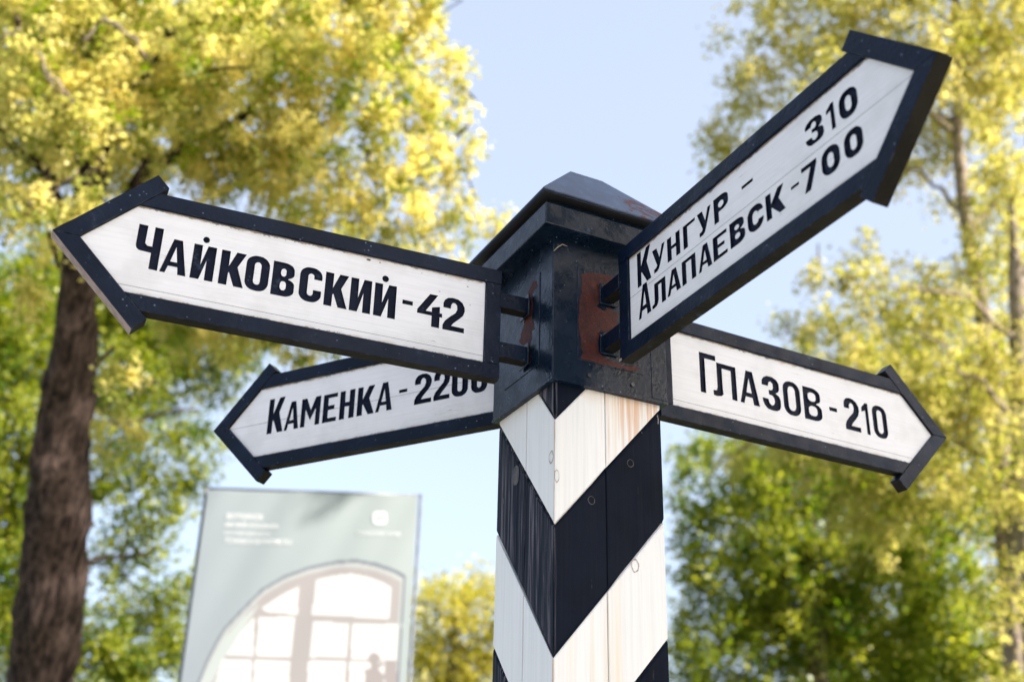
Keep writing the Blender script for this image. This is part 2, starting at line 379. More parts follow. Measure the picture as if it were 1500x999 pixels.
def patch(name, pts, axis, val, mat, parent, jag=.0018, sub=4):
    P = []
    for i, p in enumerate(pts):
        q = pts[(i + 1) % len(pts)]
        for k in range(sub):
            t = k / sub; P.append((p[0] + (q[0] - p[0]) * t + random.uniform(-jag, jag), p[1] + (q[1] - p[1]) * t + random.uniform(-jag, jag)))
    tri = tessellate_polygon([[Vector((a, c, 0)) for a, c in P]]); bm = bmesh.new()
    vs = [bm.verts.new((val, a, c) if axis == 'x' else (a, val, c)) for a, c in P]
    for t in tri:
        try: bm.faces.new([vs[i] for i in t])
        except ValueError: pass
    return from_bm(name, bm, mat, parent)
rustR = [(-0.067, 2.75), (-0.045, 2.761), (-0.018, 2.764), (0.008, 2.764), (0.004, 2.756), (-0.007, 2.745), (-0.02, 2.736), (-0.023, 2.726), (-0.018, 2.718), (-0.02, 2.704), (-0.032, 2.688), (-0.015, 2.679), (-0.003, 2.69), (0.018, 2.684), (0.017, 2.658), (0.004, 2.643), (-0.016, 2.628), (-0.026, 2.622), (-0.03, 2.603), (-0.029, 2.589), (-0.02, 2.58), (-0.001, 2.574), (0.025, 2.569), (0.067, 2.575), (0.061, 2.564), (0.025, 2.562), (-0.013, 2.562), (-0.043, 2.562), (-0.068, 2.563), (-0.07, 2.566), (-0.063, 2.577), (-0.07, 2.586), (-0.068, 2.601), (-0.072, 2.616), (-0.074, 2.624), (-0.074, 2.642), (-0.073, 2.672), (-0.072, 2.69), (-0.067, 2.711), (-0.066, 2.73)]
patch('rust_patch', rustR, 'x', BH + .0020, M_rust, head, .0011, 3)
rustL = [(0.048, 2.756), (0.058, 2.756), (0.066, 2.74), (0.059, 2.735), (0.048, 2.736), (0.045, 2.723), (0.049, 2.694), (0.043, 2.679), (0.054, 2.655), (0.056, 2.645), (0.044, 2.645), (0.046, 2.629), (0.037, 2.618), (0.043, 2.587), (0.042, 2.573), (0.024, 2.578), (0.017, 2.577), (0.027, 2.608), (0.023, 2.624), (0.001, 2.631), (-0.011, 2.646), (-0.004, 2.65), (-0.004, 2.658), (0.01, 2.674), (0.01, 2.686), (0.024, 2.694), (0.023, 2.721), (0.026, 2.743)]
patch('rust_patch', rustL, 'y', -BH - .0020, M_rust, head, .0014, 3)
def cyl(bm, p, n, r, h, seg=10):
    n = Vector(n); a = n.orthogonal().normalized(); b = n.cross(a)
    r0 = [bm.verts.new(p + (a * math.cos(2 * math.pi * k / seg) + b * math.sin(2 * math.pi * k / seg)) * r) for k in range(seg)]
    r1 = [bm.verts.new(v.co + n * h) for v in r0]
    bm.faces.new(r0[::-1]); bm.faces.new(r1)
    for k in range(seg): bm.faces.new((r0[k], r0[(k + 1) % seg], r1[(k + 1) % seg], r1[k]))
for y, z in ((.049, 2.533), (-.050, 2.531)):
    bm = bmesh.new(); cyl(bm, Vector((BH - .001, y, z)), (1, 0, 0), .0042, .004); from_bm('bolt', bm, M_bolt, head)
# cornice and roof
bm = bmesh.new(); box(bm, (-.1698, -.1698, 2.8228), (.1698, .1698, 2.8713)); bevel(bm, .0025)
cornice = from_bm('cornice', bm, M_box, post)
bm = bmesh.new(); box(bm, (-.152, -.152, 2.868), (.152, .152, 2.8935)); from_bm('cornice_neck', bm, M_box, cornice)
def frustum(bm, rings):
    R = [[bm.verts.new((sx * e, sy * e, z)) for sx, sy in ((-1, -1), (1, -1), (1, 1), (-1, 1))] for e, z in rings]
    for a, b in zip(R, R[1:]):
        for k in range(4): bm.faces.new((a[k], a[(k + 1) % 4], b[(k + 1) % 4], b[k]))
    bm.faces.new(R[0][::-1]); bm.faces.new(R[-1])
bm = bmesh.new(); frustum(bm, [(.1790, 2.8925), (.1808, 2.8940), (.1804, 2.8970), (.0401, 3.0611)])
roof = from_bm('roof_cap', bm, M_roof, post)
# the underside of the cap is bare dark metal
bm = bmesh.new(); box(bm, (-.176, -.176, 2.8905), (.176, .176, 2.8923)); from_bm('soffit', bm, M_core, roof)
# dry twig of an insect nest near the top corner of the head
bm = bmesh.new(); tube(bm, [on_plane(811, 368, (1, 0, 0), .134), on_plane(817, 362, (1, 0, 0), .137), on_plane(824, 358, (1, 0, 0), .140), on_plane(831, 361, (1, 0, 0), .137)], [.0006, .001, .0009, .0005], 6)
from_bm('dry_straw', bm, simple('straw', (.30, .24, .17)), head)

# arrow boards -------------------------------------------------------------
H = .243; FR = .0315; TH = .027; MIDY = H / 2; REC = .0058; FLOOR = .0098
def arrow(label, o, e1, e2, flip, s0, st, sb, letters, t, seams, chips=()):
    e1 = Vector(e1).normalized(); e2 = Vector(e2).normalized()
    ex = -e1 if flip else e1; ez = ex.cross(e2).normalized(); sg = -1 if flip else 1
    M = Matrix(((ex.x, e2.x, ez.x, o[0]), (ex.y, e2.y, ez.y, o[1]), (ex.z, e2.z, ez.z, o[2]), (0, 0, 0, 1)))
    X = lambda s_: sg * s_
    def order(p):      # counter-clockwise
        a = sum(p[i][0] * p[(i + 1) % len(p)][1] - p[(i + 1) % len(p)][0] * p[i][1] for i in range(len(p)))
        return p if a > 0 else p[::-1]
    S = lambda pts: order([(X(a), b) for a, b in pts])
    inner = st - .0466                                     # |y - mid| + s = inner : inner edge line of the head members
    white = S([(s0 + .034, FR), (inner - (MIDY - FR), FR), (inner, MIDY), (inner - (MIDY - FR), H - FR), (s0 + .034, H - FR)])
    def slab(name, pts, z0, z1, mat, parent, bev=.0014):
        bm = bmesh.new(); prism(bm, pts, lambda a, b: (a, b, z0), lambda a, b: (a, b, z1))
        if bev: bevel(bm, bev)
        else: bmesh.ops.recalc_face_normals(bm, faces=bm.faces[:])
        return from_bm(name, bm, mat, parent)
    grow = S([(s0 + .01, FR - .01), (inner - (MIDY - FR) + .004, FR - .01), (inner + .014, MIDY), (inner - (MIDY - FR) + .004, H - FR + .01), (s0 + .01, H - FR + .01)])
    root = slab('arrow_board', grow, -.0165, -.0107, M_core, post, 0)
    root.matrix_world = M; root['label'] = label
    # frame: two rails, end stile, two mitred head members
    dx = .0012
    for y0, y1 in ((0, FR), (H - FR, H)):
        near_l = min(abs(y0 - MIDY), abs(y1 - MIDY)); far_l = max(abs(y0 - MIDY), abs(y1 - MIDY))
        a0, a1 = inner - abs(y0 - MIDY), inner - abs(y1 - MIDY)
        bm = bmesh.new(); pts = S([(s0, y0), (a0 - .0006, y0), (a1 - .0006, y1), (s0, y1)])
        prism(bm, pts, lambda a, b: (a, b, -TH), lambda a, b: (a, b, 0)); bevel(bm, .0014)
        if y0 == 0:
            bm.faces.ensure_lookup_table()
            for f in bm.faces:
                if f.normal.y < -.7: f.material_index = 1
        from_bm('rail', bm, [M_navy, M_under], root)
    slab('end_stile', S([(s0 + .0004, FR + .0006), (s0 + .0335, FR + .0006), (s0 + .0335, H - FR - .0006), (s0 + .0004, H - FR - .0006)]), -TH + .0006, -.0005, M_navy, root)
    for q in (1, -1):
        hb = (st - sb)
        pts = S([(st, MIDY + q * .0003), (sb, MIDY + q * hb), (sb - .0233, MIDY + q * (hb - .0233)), (inner, MIDY + q * .0003)])
        bm = bmesh.new(); prism(bm, pts, lambda a, b: (a, b, -TH - .0012), lambda a, b: (a, b, .0010)); bevel(bm, .0015)
        for f in bm.faces:
            if f.normal.y < -.5: f.material_index = 1
        if flip and q < 0 and s0 < .1905:          # paint gone from the outer edge here
            for f in bm.faces:
                if f.normal.x < -.3 and f.normal.y < -.3: f.material_index = 2
        from_bm('arrowhead_member', bm, [M_navy, M_under, M_bare], root)
    # letters: dark troughs let into the boards
    outs, holes = [], []
    for ch, sa, sb_, z0, z1 in letters:
        x0, x1 = sorted((X(sa), X(sb_)))
        for o_, hs in glyph(ch, x1 - x0, z1 - z0, t):
            jt = lambda pts: [(a + x0 + random.uniform(-1, 1) * .00022, b + z0 + random.uniform(-1, 1) * .00022) for a, b in pts]
            o_ = jt(o_); hs = [jt(h_) for h_ in hs]
            outs.append(o_); holes += hs
            bm = bmesh.new(); loops = [o_] + hs
            tri = tessellate_polygon([[Vector((a, b, 0)) for a, b in l] for l in loops])
            flatv = [p for l in loops for p in l]
            vs = [bm.verts.new((a, b, -FLOOR)) for a, b in flatv]
            for f in tri:
                try: bm.faces.new([vs[i] for i in f])
                except ValueError: pass
            for l in loops:
                a_ = [bm.verts.new((a, b, -FLOOR)) for a, b in l]; b_ = [bm.verts.new((a, b, -REC + .0001)) for a, b in l]
                for k in range(len(l)): bm.faces.new((a_[k], a_[(k + 1) % len(l)], b_[(k + 1) % len(l)], b_[k]))
            for y in seams:
                if z0 < y < z1:
                    for dy in (-.0004, .0004): bmesh.ops.bisect_plane(bm, geom=bm.verts[:] + bm.edges[:] + bm.faces[:], plane_co=(0, y + dy, 0), plane_no=(0, 1, 0))
                    bmesh.ops.delete(bm, geom=[f for f in bm.faces if abs(f.calc_center_median().y - y) < .00035 and abs(f.normal.z) > .5], context='FACES')
            from_bm('letter', bm, M_letter, root)
    # white planks with the letter openings
    ys = [-1] + list(seams) + [1]
    for ya, yb in zip(ys, ys[1:]):
        bm = bmesh.new()
        loops = [white] + outs
        tri = tessellate_polygon([[Vector((a, b, 0)) for a, b in l] for l in loops])
        vs = [bm.verts.new((a, b, -REC)) for l in loops for a, b in l]
        for f in tri:
            try: bm.faces.new([vs[i] for i in f])
            except ValueError: pass
        for h_ in holes:
            hv = [bm.verts.new((a, b, -REC)) for a, b in h_]
            for f in tessellate_polygon([[Vector((a, b, 0)) for a, b in h_]]):
                try: bm.faces.new([hv[i] for i in f])
                except ValueError: pass
        bmesh.ops.bisect_plane(bm, geom=bm.verts[:] + bm.edges[:] + bm.faces[:], plane_co=(0, ya + .0004, 0), plane_no=(0, 1, 0), clear_inner=True)
        bmesh.ops.bisect_plane(bm, geom=bm.verts[:] + bm.edges[:] + bm.faces[:], plane_co=(0, yb - .0004, 0), plane_no=(0, 1, 0), clear_outer=True)
        for f in bm.faces:
            if f.normal.z < 0: f.normal_flip()
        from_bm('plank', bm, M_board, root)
    # back planks
    for ya, yb in zip([FR] + list(seams), list(seams) + [H - FR]):
        f = lambda y: inner - abs(y - MIDY)
        pts = [(s0 + .034, ya + .0004), (f(ya), ya + .0004)] + ([(inner, MIDY)] if ya < MIDY < yb else []) + [(f(yb), yb - .0004), (s0 + .034, yb - .0004)]
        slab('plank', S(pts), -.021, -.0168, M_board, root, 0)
    for s_, y_, r_ in chips:
        bm = bmesh.new(); N = 9
        bm.faces.new([bm.verts.new((X(s_) + r_ * 1.6 * random.uniform(.5, 1.1) * math.cos(2 * math.pi * k / N), y_ + r_ * .8 * random.uniform(.5, 1.1) * math.sin(2 * math.pi * k / N), -REC + .0003)) for k in range(N)])
        from_bm('paint_chip', bm, M_chipm, root)
    return root, M, X

C_L = [('Ч', .901, .857, .087, .174), ('А', .8535, .807, .087, .158), ('И', .800, .7585, .087, .158), ('.', .786, .7735, .164, .1770), ('К', .749, .703, .087, .158), ('О', .702, .658, .087, .160), ('В', .652, .609, .087, .158),
       ('С', .600, .557, .087, .160), ('К', .551, .505, .087, .158), ('И', .501, .459, .087, .158), ('И', .453, .409, .087, .158), ('.', .440, .4265, .163, .1770), ('-', .396, .3745, .124, .133), ('4', .365, .313, .087, .158), ('2', .3115, .266, .087, .160)]
M_L = [('К', .842, .794, .087, .178), ('А', .791, .748, .087, .160), ('М', .743, .687, .087, .160), ('Е', .679, .639, .087, .159), ('Н', .631, .589, .087, .159), ('К', .581, .533, .087, .159), ('А', .529, .484, .087, .159),
       ('-', .466, .444, .124, .132), ('2', .424, .379, .087, .161), ('2', .373, .331, .087, .161), ('0', .326, .284, .086, .161), ('0', .276, .235, .086, .161)]
K_L = [('К', .254, .303, .132, .206), ('У', .308, .352, .135, .185), ('Н', .360, .4025, .135, .184), ('Г', .413, .452, .135, .183), ('У', .459, .502, .134, .183), ('Р', .510, .553, .1355, .1855), ('-', .592, .623, .161, .167),
       ('3', .761, .804, .1375, .185), ('1', .812, .8305, .137, .185), ('0', .841, .882, .1365, .1855),
       ('А', .255, .299, .063, .131), ('Л', .303, .3495, .0635, .113), ('А', .355, .399, .065, .114), ('П', .404, .448, .0645, .113), ('А', .456, .497, .065, .114), ('Е', .5015, .5425, .0655, .112), ('В', .551, .593, .0655, .114), ('С', .601, .644, .0655, .113),
       ('К', .651, .6995, .0655, .113), ('-', .7155, .7355, .089, .0942), ('7', .743, .780, .0635, .112), ('0', .790, .832, .065, .113), ('0', .842, .883, .065, .113)]
G_L = [('Г', .310, .355, .081, .177), ('Л', .345, .4105, .081, .162), ('А', .419, .474, .081, .162), ('З', .484, .536, .080, .163), ('О', .545, .5955, .080, .164), ('В', .605, .659, .081, .162), ('-', .683, .7065, .117, .1265),
       ('2', .7295, .777, .081, .163), ('1', .785, .8065, .081, .161), ('0', .819, .865, .080, .163)]
boards = [
 arrow('upper left white arrow board lettered ЧАЙКОВСКИЙ-42', (.045, -.0062, 2.5288), (-.0621, -.9981, -.0012), (-.0001, -.0012, 1.), True, .1901, 1.0427, .8835, C_L, .0158, (.047,), ((.470, .2035, .0036), (.447, .203, .0016), (.321, .168, .0015), (.262, .1925, .0017), (.2555, .152, .0012), (.36, .2, .001))),
 arrow('large right white arrow board lettered КУНГУР-310, АЛАПАЕВСК-700', (.0032, -.0158, 2.5415), (.9999, -.017, -.0012), (.0012, 0, 1.), False, .192, 1.0462, .8904, K_L, .0138, (.1232,)),
 arrow('lower right white arrow board lettered ГЛАЗОВ-210', (.0328, -.0109, 2.5325), (-.0385, .9992, .004), (.0001, -.004, 1.), False, .1973, 1.0576, .8962, G_L, .0145, (.0475,)),
 arrow('lower left white arrow board lettered КАМЕНКА-2200', (-.0298, .0318, 2.5378), (-.8105, -.5856, -.0114), (-.0092, -.0066, .9999), True, .165, 1.0063, .8517, M_L, .0150, (.1185,)),
]
bm = bmesh.new(); box(bm, (.1925, .0005, .0012), (.201, .0052, .0022)); bmesh.ops.bevel(bm, geom=bm.edges[:], offset=.0008, segments=1, affect='EDGES')
from_bm('paint_chip', bm, M_board, boards[1][0])
# flat steel brackets between head and boards (children of each board, in its own frame)
for (root, M, X), s_in, s0 in zip(boards, (.128, .130, .128, .128), (.1901, .192, .1973, .165)):
    for zc in (.066, .176):
        bm = bmesh.new(); a, c = sorted((X(s_in), X(s0 + .002)))
        box(bm, (a, zc - .0165, -.026), (c, zc + .0165, .001)); bevel(bm, .0015)
        for f in bm.faces:
            if f.normal.y < -.7: f.material_index = 1
        from_bm('bracket', bm, [M_navy, M_under], root)
        if root is boards[1][0] or root is boards[0][0]:
            bm = bmesh.new(); a, c = sorted((X(.1312), X(.1345)))
            box(bm, (a, zc - .024, -.034), (c, zc + .024, .009)); bevel(bm, .001, 1); from_bm('bracket_foot', bm, M_box, root)
# base below the picture
bm = bmesh.new(); box(bm, (-.26, -.26, -.1), (.26, .26, .12)); bevel(bm, .012)
from_bm('plinth', bm, simple('concrete', (.32, .31, .29)), post)

# ------------------------------------------------------------------ ground
def grass_mat():
    m = Mat('grass')
    c = m.mix(m.rng(m.noise(.35, detail=8), .35, .65), (.05, .085, .018), (.10, .12, .035))
    c = m.mix(m.mul(m.rng(m.noise(18., detail=6), .4, .7), .6), c, (.035, .06, .012))
    return m.done(c, .9, m.bump(m.noise(40., detail=8), .6, .05), .2)
bm = bmesh.new(); n = 40
gv = [[bm.verts.new(((i - n / 2) * 30, (j - n / 2) * 30, 0)) for j in range(n + 1)] for i in range(n + 1)]
for i in range(n):
    for j in range(n): bm.faces.new((gv[i][j], gv[i + 1][j], gv[i + 1][j + 1], gv[i][j + 1]))
from_bm('ground', bm, grass_mat(), kind='structure')
pm = Mat('light_gravel_paving')
M_path = pm.done(pm.mix(pm.rng(pm.noise(30., detail=8), .35, .65), (.45, .435, .41), (.36, .345, .32)), .85, pm.bump(pm.voro(60.), .4, .01), .2)
bm = bmesh.new()
N = 56
inner_ = [bm.verts.new((9. * (1 + .04 * math.sin(3 * t)) * math.cos(t) + 4., 8.5 * math.sin(t) - 4.2, .004)) for t in [2 * math.pi * k / N for k in range(N)]]  # paving out of view, made wide and pale to bounce light onto the signpost
bm.faces.new(inner_)
from_bm('gravel_path', bm, M_path, kind='structure')

# ------------------------------------------------------------------ trees
def leaf_mat(name, lo, hi, trans=.5):
    m = bpy.data.materials.new(name); m.use_nodes = True; t = m.node_tree; t.nodes.clear()
    out = t.nodes.new('ShaderNodeOutputMaterial'); at_ = t.nodes.new('ShaderNodeAttribute'); at_.attribute_name = 'tone'
    rp = t.nodes.new('ShaderNodeValToRGB'); rp.color_ramp.elements[0].color = (*lo, 1); rp.color_ramp.elements[1].color = (*hi, 1)
    t.links.new(at_.outputs['Fac'], rp.inputs[0])
    df = t.nodes.new('ShaderNodeBsdfDiffuse'); tr = t.nodes.new('ShaderNodeBsdfTranslucent'); gl = t.nodes.new('ShaderNodeBsdfGlossy'); gl.inputs['Roughness'].default_value = .38
    mx = t.nodes.new('ShaderNodeMixShader'); mx.inputs[0].default_value = trans; m2 = t.nodes.new('ShaderNodeMixShader'); m2.inputs[0].default_value = .018
    hs = t.nodes.new('ShaderNodeHueSaturation'); hs.inputs['Value'].default_value = 1.25; hs.inputs['Saturation'].default_value = 1.1
    t.links.new(rp.outputs[0], df.inputs[0]); t.links.new(rp.outputs[0], hs.inputs['Color']); t.links.new(hs.outputs[0], tr.inputs[0])
    t.links.new(df.outputs[0], mx.inputs[1]); t.links.new(tr.outputs[0], mx.inputs[2])
    t.links.new(mx.outputs[0], m2.inputs[1]); t.links.new(gl.outputs[0], m2.inputs[2]); t.links.new(m2.outputs[0], out.inputs[0])
    return m
def bark_mat(name, a, b, birch=False):
    m = Mat(name)
    g = m.noise(1., m.coord((24, 24, 4.5), True), detail=8, rough=.7)
    c = m.mix(m.rng(g, .38, .62), a, b)
    if birch:
        k = m.rng(m.noise(1., m.coord((5, 5, 22), True), detail=5), .56, .64)
        c = m.mix(k, c, (.05, .04, .035))
    return m.done(c, .9, m.bump(g, .9, .05), .15)
M_bark = bark_mat('linden_bark', (.011, .007, .006), (.095, .064, .053))
M_birch = bark_mat('pale_bark', (.22, .17, .13), (.36, .29, .23), True)
M_dbark = bark_mat('dark_bark', (.03, .022, .018), (.07, .052, .042))

def quads(name, P, A, B, tone, mat, parent, **kw):
    """kite leaves: centre P, long axis A, half-width B"""
    n = len(P); V = np.empty((n, 4, 3), np.float32)
    nn = np.cross(A, B); nn /= np.linalg.norm(nn, axis=1)[:, None] + 1e-9
    V[:, 0] = P - A; V[:, 1] = P + B + nn * np.linalg.norm(B, axis=1)[:, None] * .35 - A * .1; V[:, 2] = P + A; V[:, 3] = P - B + nn * np.linalg.norm(B, axis=1)[:, None] * .35 - A * .1
    me = bpy.data.meshes.new(name); me.vertices.add(n * 4); me.vertices.foreach_set('co', V.ravel())
    me.loops.add(n * 4); me.loops.foreach_set('vertex_index', np.arange(n * 4, dtype=np.int32))
    me.polygons.add(n); me.polygons.foreach_set('loop_start', np.arange(0, n * 4, 4, dtype=np.int32))
    me.update(calc_edges=True)
    a = me.attributes.new('tone', 'FLOAT', 'POINT'); a.data.foreach_set('value', np.repeat(tone, 4).astype(np.float32))
    me.materials.append(mat)
    return link(bpy.data.objects.new(name, me), parent, **kw)
def unit(n):
    v = rng.normal(size=(n, 3)); return v / np.linalg.norm(v, axis=1)[:, None]
def foliage(parent, lobes, dens, leaf, mat, tuft=(.30, .10), per=26, droop=.35, tone=(.5, .25), twigs=None, bark=None, shell=.55):
    """lobes: (centre Vector, rx, ry, rz); dens: tufts per m3 of lobe"""
    Ps, As, Bs, Ts = [], [], [], []; tb = bmesh.new()
    for c, rx, ry, rz in lobes:
        c = np.array(c); vol = 4.2 * rx * ry * rz; k = max(6, int(dens * vol))
        d = unit(k); rad = rng.uniform(shell ** 3, 1, k) ** (1 / 3) * rng.uniform(.78, 1.08, k)
        # uneven outline: a few big bumps and dents per lobe
        bd = unit(9); amp = rng.uniform(-.30, .26, 9)
        rad *= 1 + (np.clip(d @ bd.T - .72, 0, 1) / .28) @ amp
        ctr = c + d * rad[:, None] * np.array([rx, ry, rz])
        out = d + np.array([0, 0, -droop]) + rng.normal(size=(k, 3)) * .35; out /= np.linalg.norm(out, axis=1)[:, None]
        tt = rng.normal(tone[0], tone[1], k)
        m_ = rng.poisson(per, k).clip(5); idx = np.repeat(np.arange(k), m_); n = len(idx)
        s = rng.uniform(-.5, .5, n); L = tuft[0] * rng.uniform(.6, 1.4, k)
        p = ctr[idx] + out[idx] * (s * L[idx])[:, None] + rng.normal(size=(n, 3)) * tuft[1] * (1 - .5 * np.abs(s))[:, None]
        nrm = unit(n) * .75 + np.array([0, 0, .75]) + out[idx] * .3; nrm /= np.linalg.norm(nrm, axis=1)[:, None]
        a = np.cross(nrm, unit(n)); a /= np.linalg.norm(a, axis=1)[:, None] + 1e-9; b = np.cross(nrm, a)
        sz = leaf * rng.uniform(.6, 1.25, n)
        Ps.append(p); As.append(a * sz[:, None] * .5); Bs.append(b * sz[:, None] * .40); Ts.append((tt[idx] + rng.normal(size=n) * .13).clip(0, 1))
        if twigs:
            for i in range(0, k, max(1, int(k / (twigs * max(.3, vol ** .6))))):
                e = Vector(ctr[i] + out[i] * L[i] * .4); st_ = Vector(c + (ctr[i] - c) * .35 + rng.normal(size=3) * .12)
                mid = (e + st_) / 2 + Vector(rng.normal(size=3) * .10)
                tube(tb, [st_, mid, e], [.016, .011, .004], 4, False)
    quads('crown', np.concatenate(Ps), np.concatenate(As), np.concatenate(Bs), np.concatenate(Ts), mat, parent)
    if twigs: from_bm('twig_network', tb, bark, parent, kind='stuff')
    else: tb.free()
def limb(parent, pts, r0, r1, mat, name='limb', seg=7, bend=.12):
    P = []
    for i in range(len(pts) - 1):
        for k in range(5):
            t = k / 5; P.append(pts[i].lerp(pts[i + 1], t) + Vector(rng.normal(size=3) * bend * .35 * (1 if (i or k) else 0)))
    P.append(pts[-1]); n = len(P)
    bm = bmesh.new(); tube(bm, P, [r0 + (r1 - r0) * (i / (n - 1)) ** .8 for i in range(n)], seg, True, .05)
    return from_bm(name, bm, mat, parent, smooth=True)
def trunk(parent, pts, rad, mat, bumps=(), seg=40):
    """smooth tapered trunk with ridged bark and burls"""
    bm = bmesh.new(); n = 110; rings = []
    for i in range(n + 1):
        t = i / n * (len(pts) - 1); k = min(int(t), len(pts) - 2); f = t - k
        p = pts[k].lerp(pts[k + 1], f); r = rad[k] + (rad[k + 1] - rad[k]) * f
        ring_ = []
        for j in range(seg):
            a = 2 * math.pi * j / seg; q = p + Vector((math.cos(a), math.sin(a), 0)) * r
            from mathutils import noise as mn
            h = mn.noise(Vector((q.x * 9, q.y * 9, q.z * 1.6))) * .045 + mn.noise(Vector((q.x * 3, q.y * 3, q.z * 1.1 + 5))) * .05 + abs(mn.noise(Vector((q.x * 22, q.y * 22, q.z * 3)))) * .05
            for bc, br, bh_ in bumps:
                dd = (q - bc).length
                if dd < br: h += bh_ * (1 - (dd / br) ** 2) ** 2
            ring_.append(bm.verts.new(q + Vector((math.cos(a), math.sin(a), 0)) * h * min(1., r / .2)))
        rings.append(ring_)
    for r0, r1 in zip(rings, rings[1:]):
        for j in range(seg): bm.faces.new((r0[j], r0[(j + 1) % seg], r1[(j + 1) % seg], r1[j]))
    return from_bm('trunk', bm, mat, parent, smooth=True)
def foot(u, v, dep): p = at(u, v, dep); return Vector((p.x, p.y, 0))
def lobe(u, v, dep, ru, rv, rd=None):
    """ellipsoid lobe round a point, radii given as they look from the post"""
    s = dep / FPX; r = (ru + rv) / 2 * s
    return (at(u, v, dep), max(ru * s, .1), max(ru * s, .1) if rd is None else rd, max(rv * s, .1))

L_yel = leaf_mat('spring_leaf_linden', (.15, .215, .008), (.72, .625, .23), .60)
L_grn = leaf_mat('fresh_leaf_green', (.06, .115, .012), (.33, .34, .045), .55)
L_brc = leaf_mat('spring_leaf_poplar', (.22, .24, .025), (.62, .54, .20), .6)
L_drk = leaf_mat('deep_green_leaf', (.06, .13, .010), (.42, .42, .065), .58)
L_far = leaf_mat('far_yellow_leaf', (.24, .25, .02), (.62, .54, .12), .58)

# 1. old linden on the left
D1 = 8.6
base = at(60, 1010, D1); t1 = at(118, 420, D1); t2 = at(140, 150, D1 + .2); t3 = at(120, -250, D1 + .6)
tr = empty('linden_tree', (base.x - .1, base.y - .05, 0), label='big old linden with rough dark trunk and yellow-green crown, leftmost tree', category='tree')
def loc(o, p): return p - o.location
def L_(o, *ps): return [loc(o, p) for p in ps]
trunk(tr, L_(tr, Vector((base.x - .12, base.y - .06, 0)), Vector((base.x - .06, base.y - .03, base.z * .5)), base, at(90, 700, D1), at(101, 560, D1), t1, t2, t3), [.36, .28, .222, .192, .168, .122, .10, .05], M_bark,
      [(loc(tr, at(62, 560, D1 - .2)), .20, .05), (loc(tr, at(150, 735, D1 - .1)), .15, .09), (loc(tr, at(45, 690, D1 - .2)), .2, .06)])
for a, b, c, r0, r1 in [(t1, at(230, 240, D1 + .3), at(420, 120, D1 + .4), .10, .025), (t1, at(70, 270, D1 - .3), at(-40, 150, D1 - .5), .09, .02), (t2, at(260, 40, D1 + .5), at(430, -60, D1 + .8), .08, .02),
                        (at(130, 330, D1), at(280, 330, D1 + .7), at(480, 330, D1 + .9), .06, .015), (t2, at(70, 70, D1 + .1), at(-20, -20, D1), .07, .02), (at(135, 200, D1), at(90, 130, D1 - .5), at(40, 60, D1 - .8), .045, .01), (at(120, 260, D1), at(60, 290, D1 - .6), at(-10, 345, D1 - .9), .035, .008)]:
    limb(tr, L_(tr, a, b, c), r0, r1, M_bark)
# leafless broken twigs on the shaded side
for pts, r in [([(112, 250), (60, 300)], .011), ([(22, 52), (60, 80), (80, 130), (108, 150)], .012), ([(0, 60), (30, 42)], .012), ([(70, 105), (100, 140), (92, 160)], .010), ([(120, 60), (150, 30), (180, 40)], .012), ([(150, 25), (200, 60), (215, 85)], .010)]:
    limb(tr, [loc(tr, at(u, v, D1 - .9)) for u, v in pts], r, r * .6, M_birch, 'dead_twig', 5, .02)
lob = [lobe(*x) for x in [
    (330, 150, D1, 190, 120), (470, 110, D1 + .4, 150, 110), (560, 60, D1 + .9, 80, 90), (600, 190, D1 + .8, 85, 75), (420, 270, D1 + .2, 150, 85), (560, 300, D1 + .9, 105, 65), (520, 420, D1 + 1.3, 90, 80),
    (250, 20, D1 + .2, 180, 90), (430, -30, D1 + .7, 160, 80), (560, -40, D1 + 1, 110, 80), (600, 90, D1 + 1.2, 70, 80), (640, 255, D1 + 1.1, 55, 60), (400, 400, D1 + 1.2, 110, 50), (600, 385, D1 + 1.4, 80, 55), (400, 505, D1 + 1.4, 80, 42), (470, 520, D1 + 1.6, 50, 26), (250, 440, D1 + 1.1, 80, 70), (90, 60, D1 - .3, 130, 70), (30, 200, D1 - .5, 90, 70), (60, 330, D1 - .7, 100, 55), (20, 10, D1 - .2, 100, 70),
    (190, 290, D1 + .5, 80, 55), (120, 180, D1 - .9, 85, 60), (150, 305, D1 - 1., 60, 32), (70, 120, D1 - .7, 90, 50), (320, 470, D1 + 1.2, 110, 70), (640, 170, D1 + 1.1, 45, 45), (200, 410, D1 - .7, 42, 20), (150, 110, D1 + 1.6, 220, 150), (660, 110, D1 + 1, 34, 50), (620, 20, D1 + 1.2, 40, 50),
    (30, 430, D1 - .6, 50, 28), (680, 330, D1 + 1.3, 40, 26), (170, 548, D1 - .6, 34, 15), (60, 250, D1 + .9, 120, 120), (150, 640, D1 + 1.8, 70, 40)]]
lob = [(loc(tr, c), a, b, d) for c, a, b, d in lob]
foliage(tr, lob, 88, .048, L_yel, (.17, .048), 50, .3, (.64, .34), .9, M_bark, .35)
# hanging side shoots at the crown's edge
lob = [(loc(tr, at(u, v, D1 + 1.1)), r, r, r * .6) for u, v, r in [(700, 210, .09), (690, 232, .07), (735, 322, .09), (715, 345, .08), (690, 300, .08), (640, 40, .1), (668, 85, .08), (676, 150, .10), (655, 265, .12), (625, 345, .12), (745, 340, .05), (150, 560, .12)]]
foliage(tr, lob, 900, .05, L_yel, (.16, .05), 12, .2, (.7, .2))

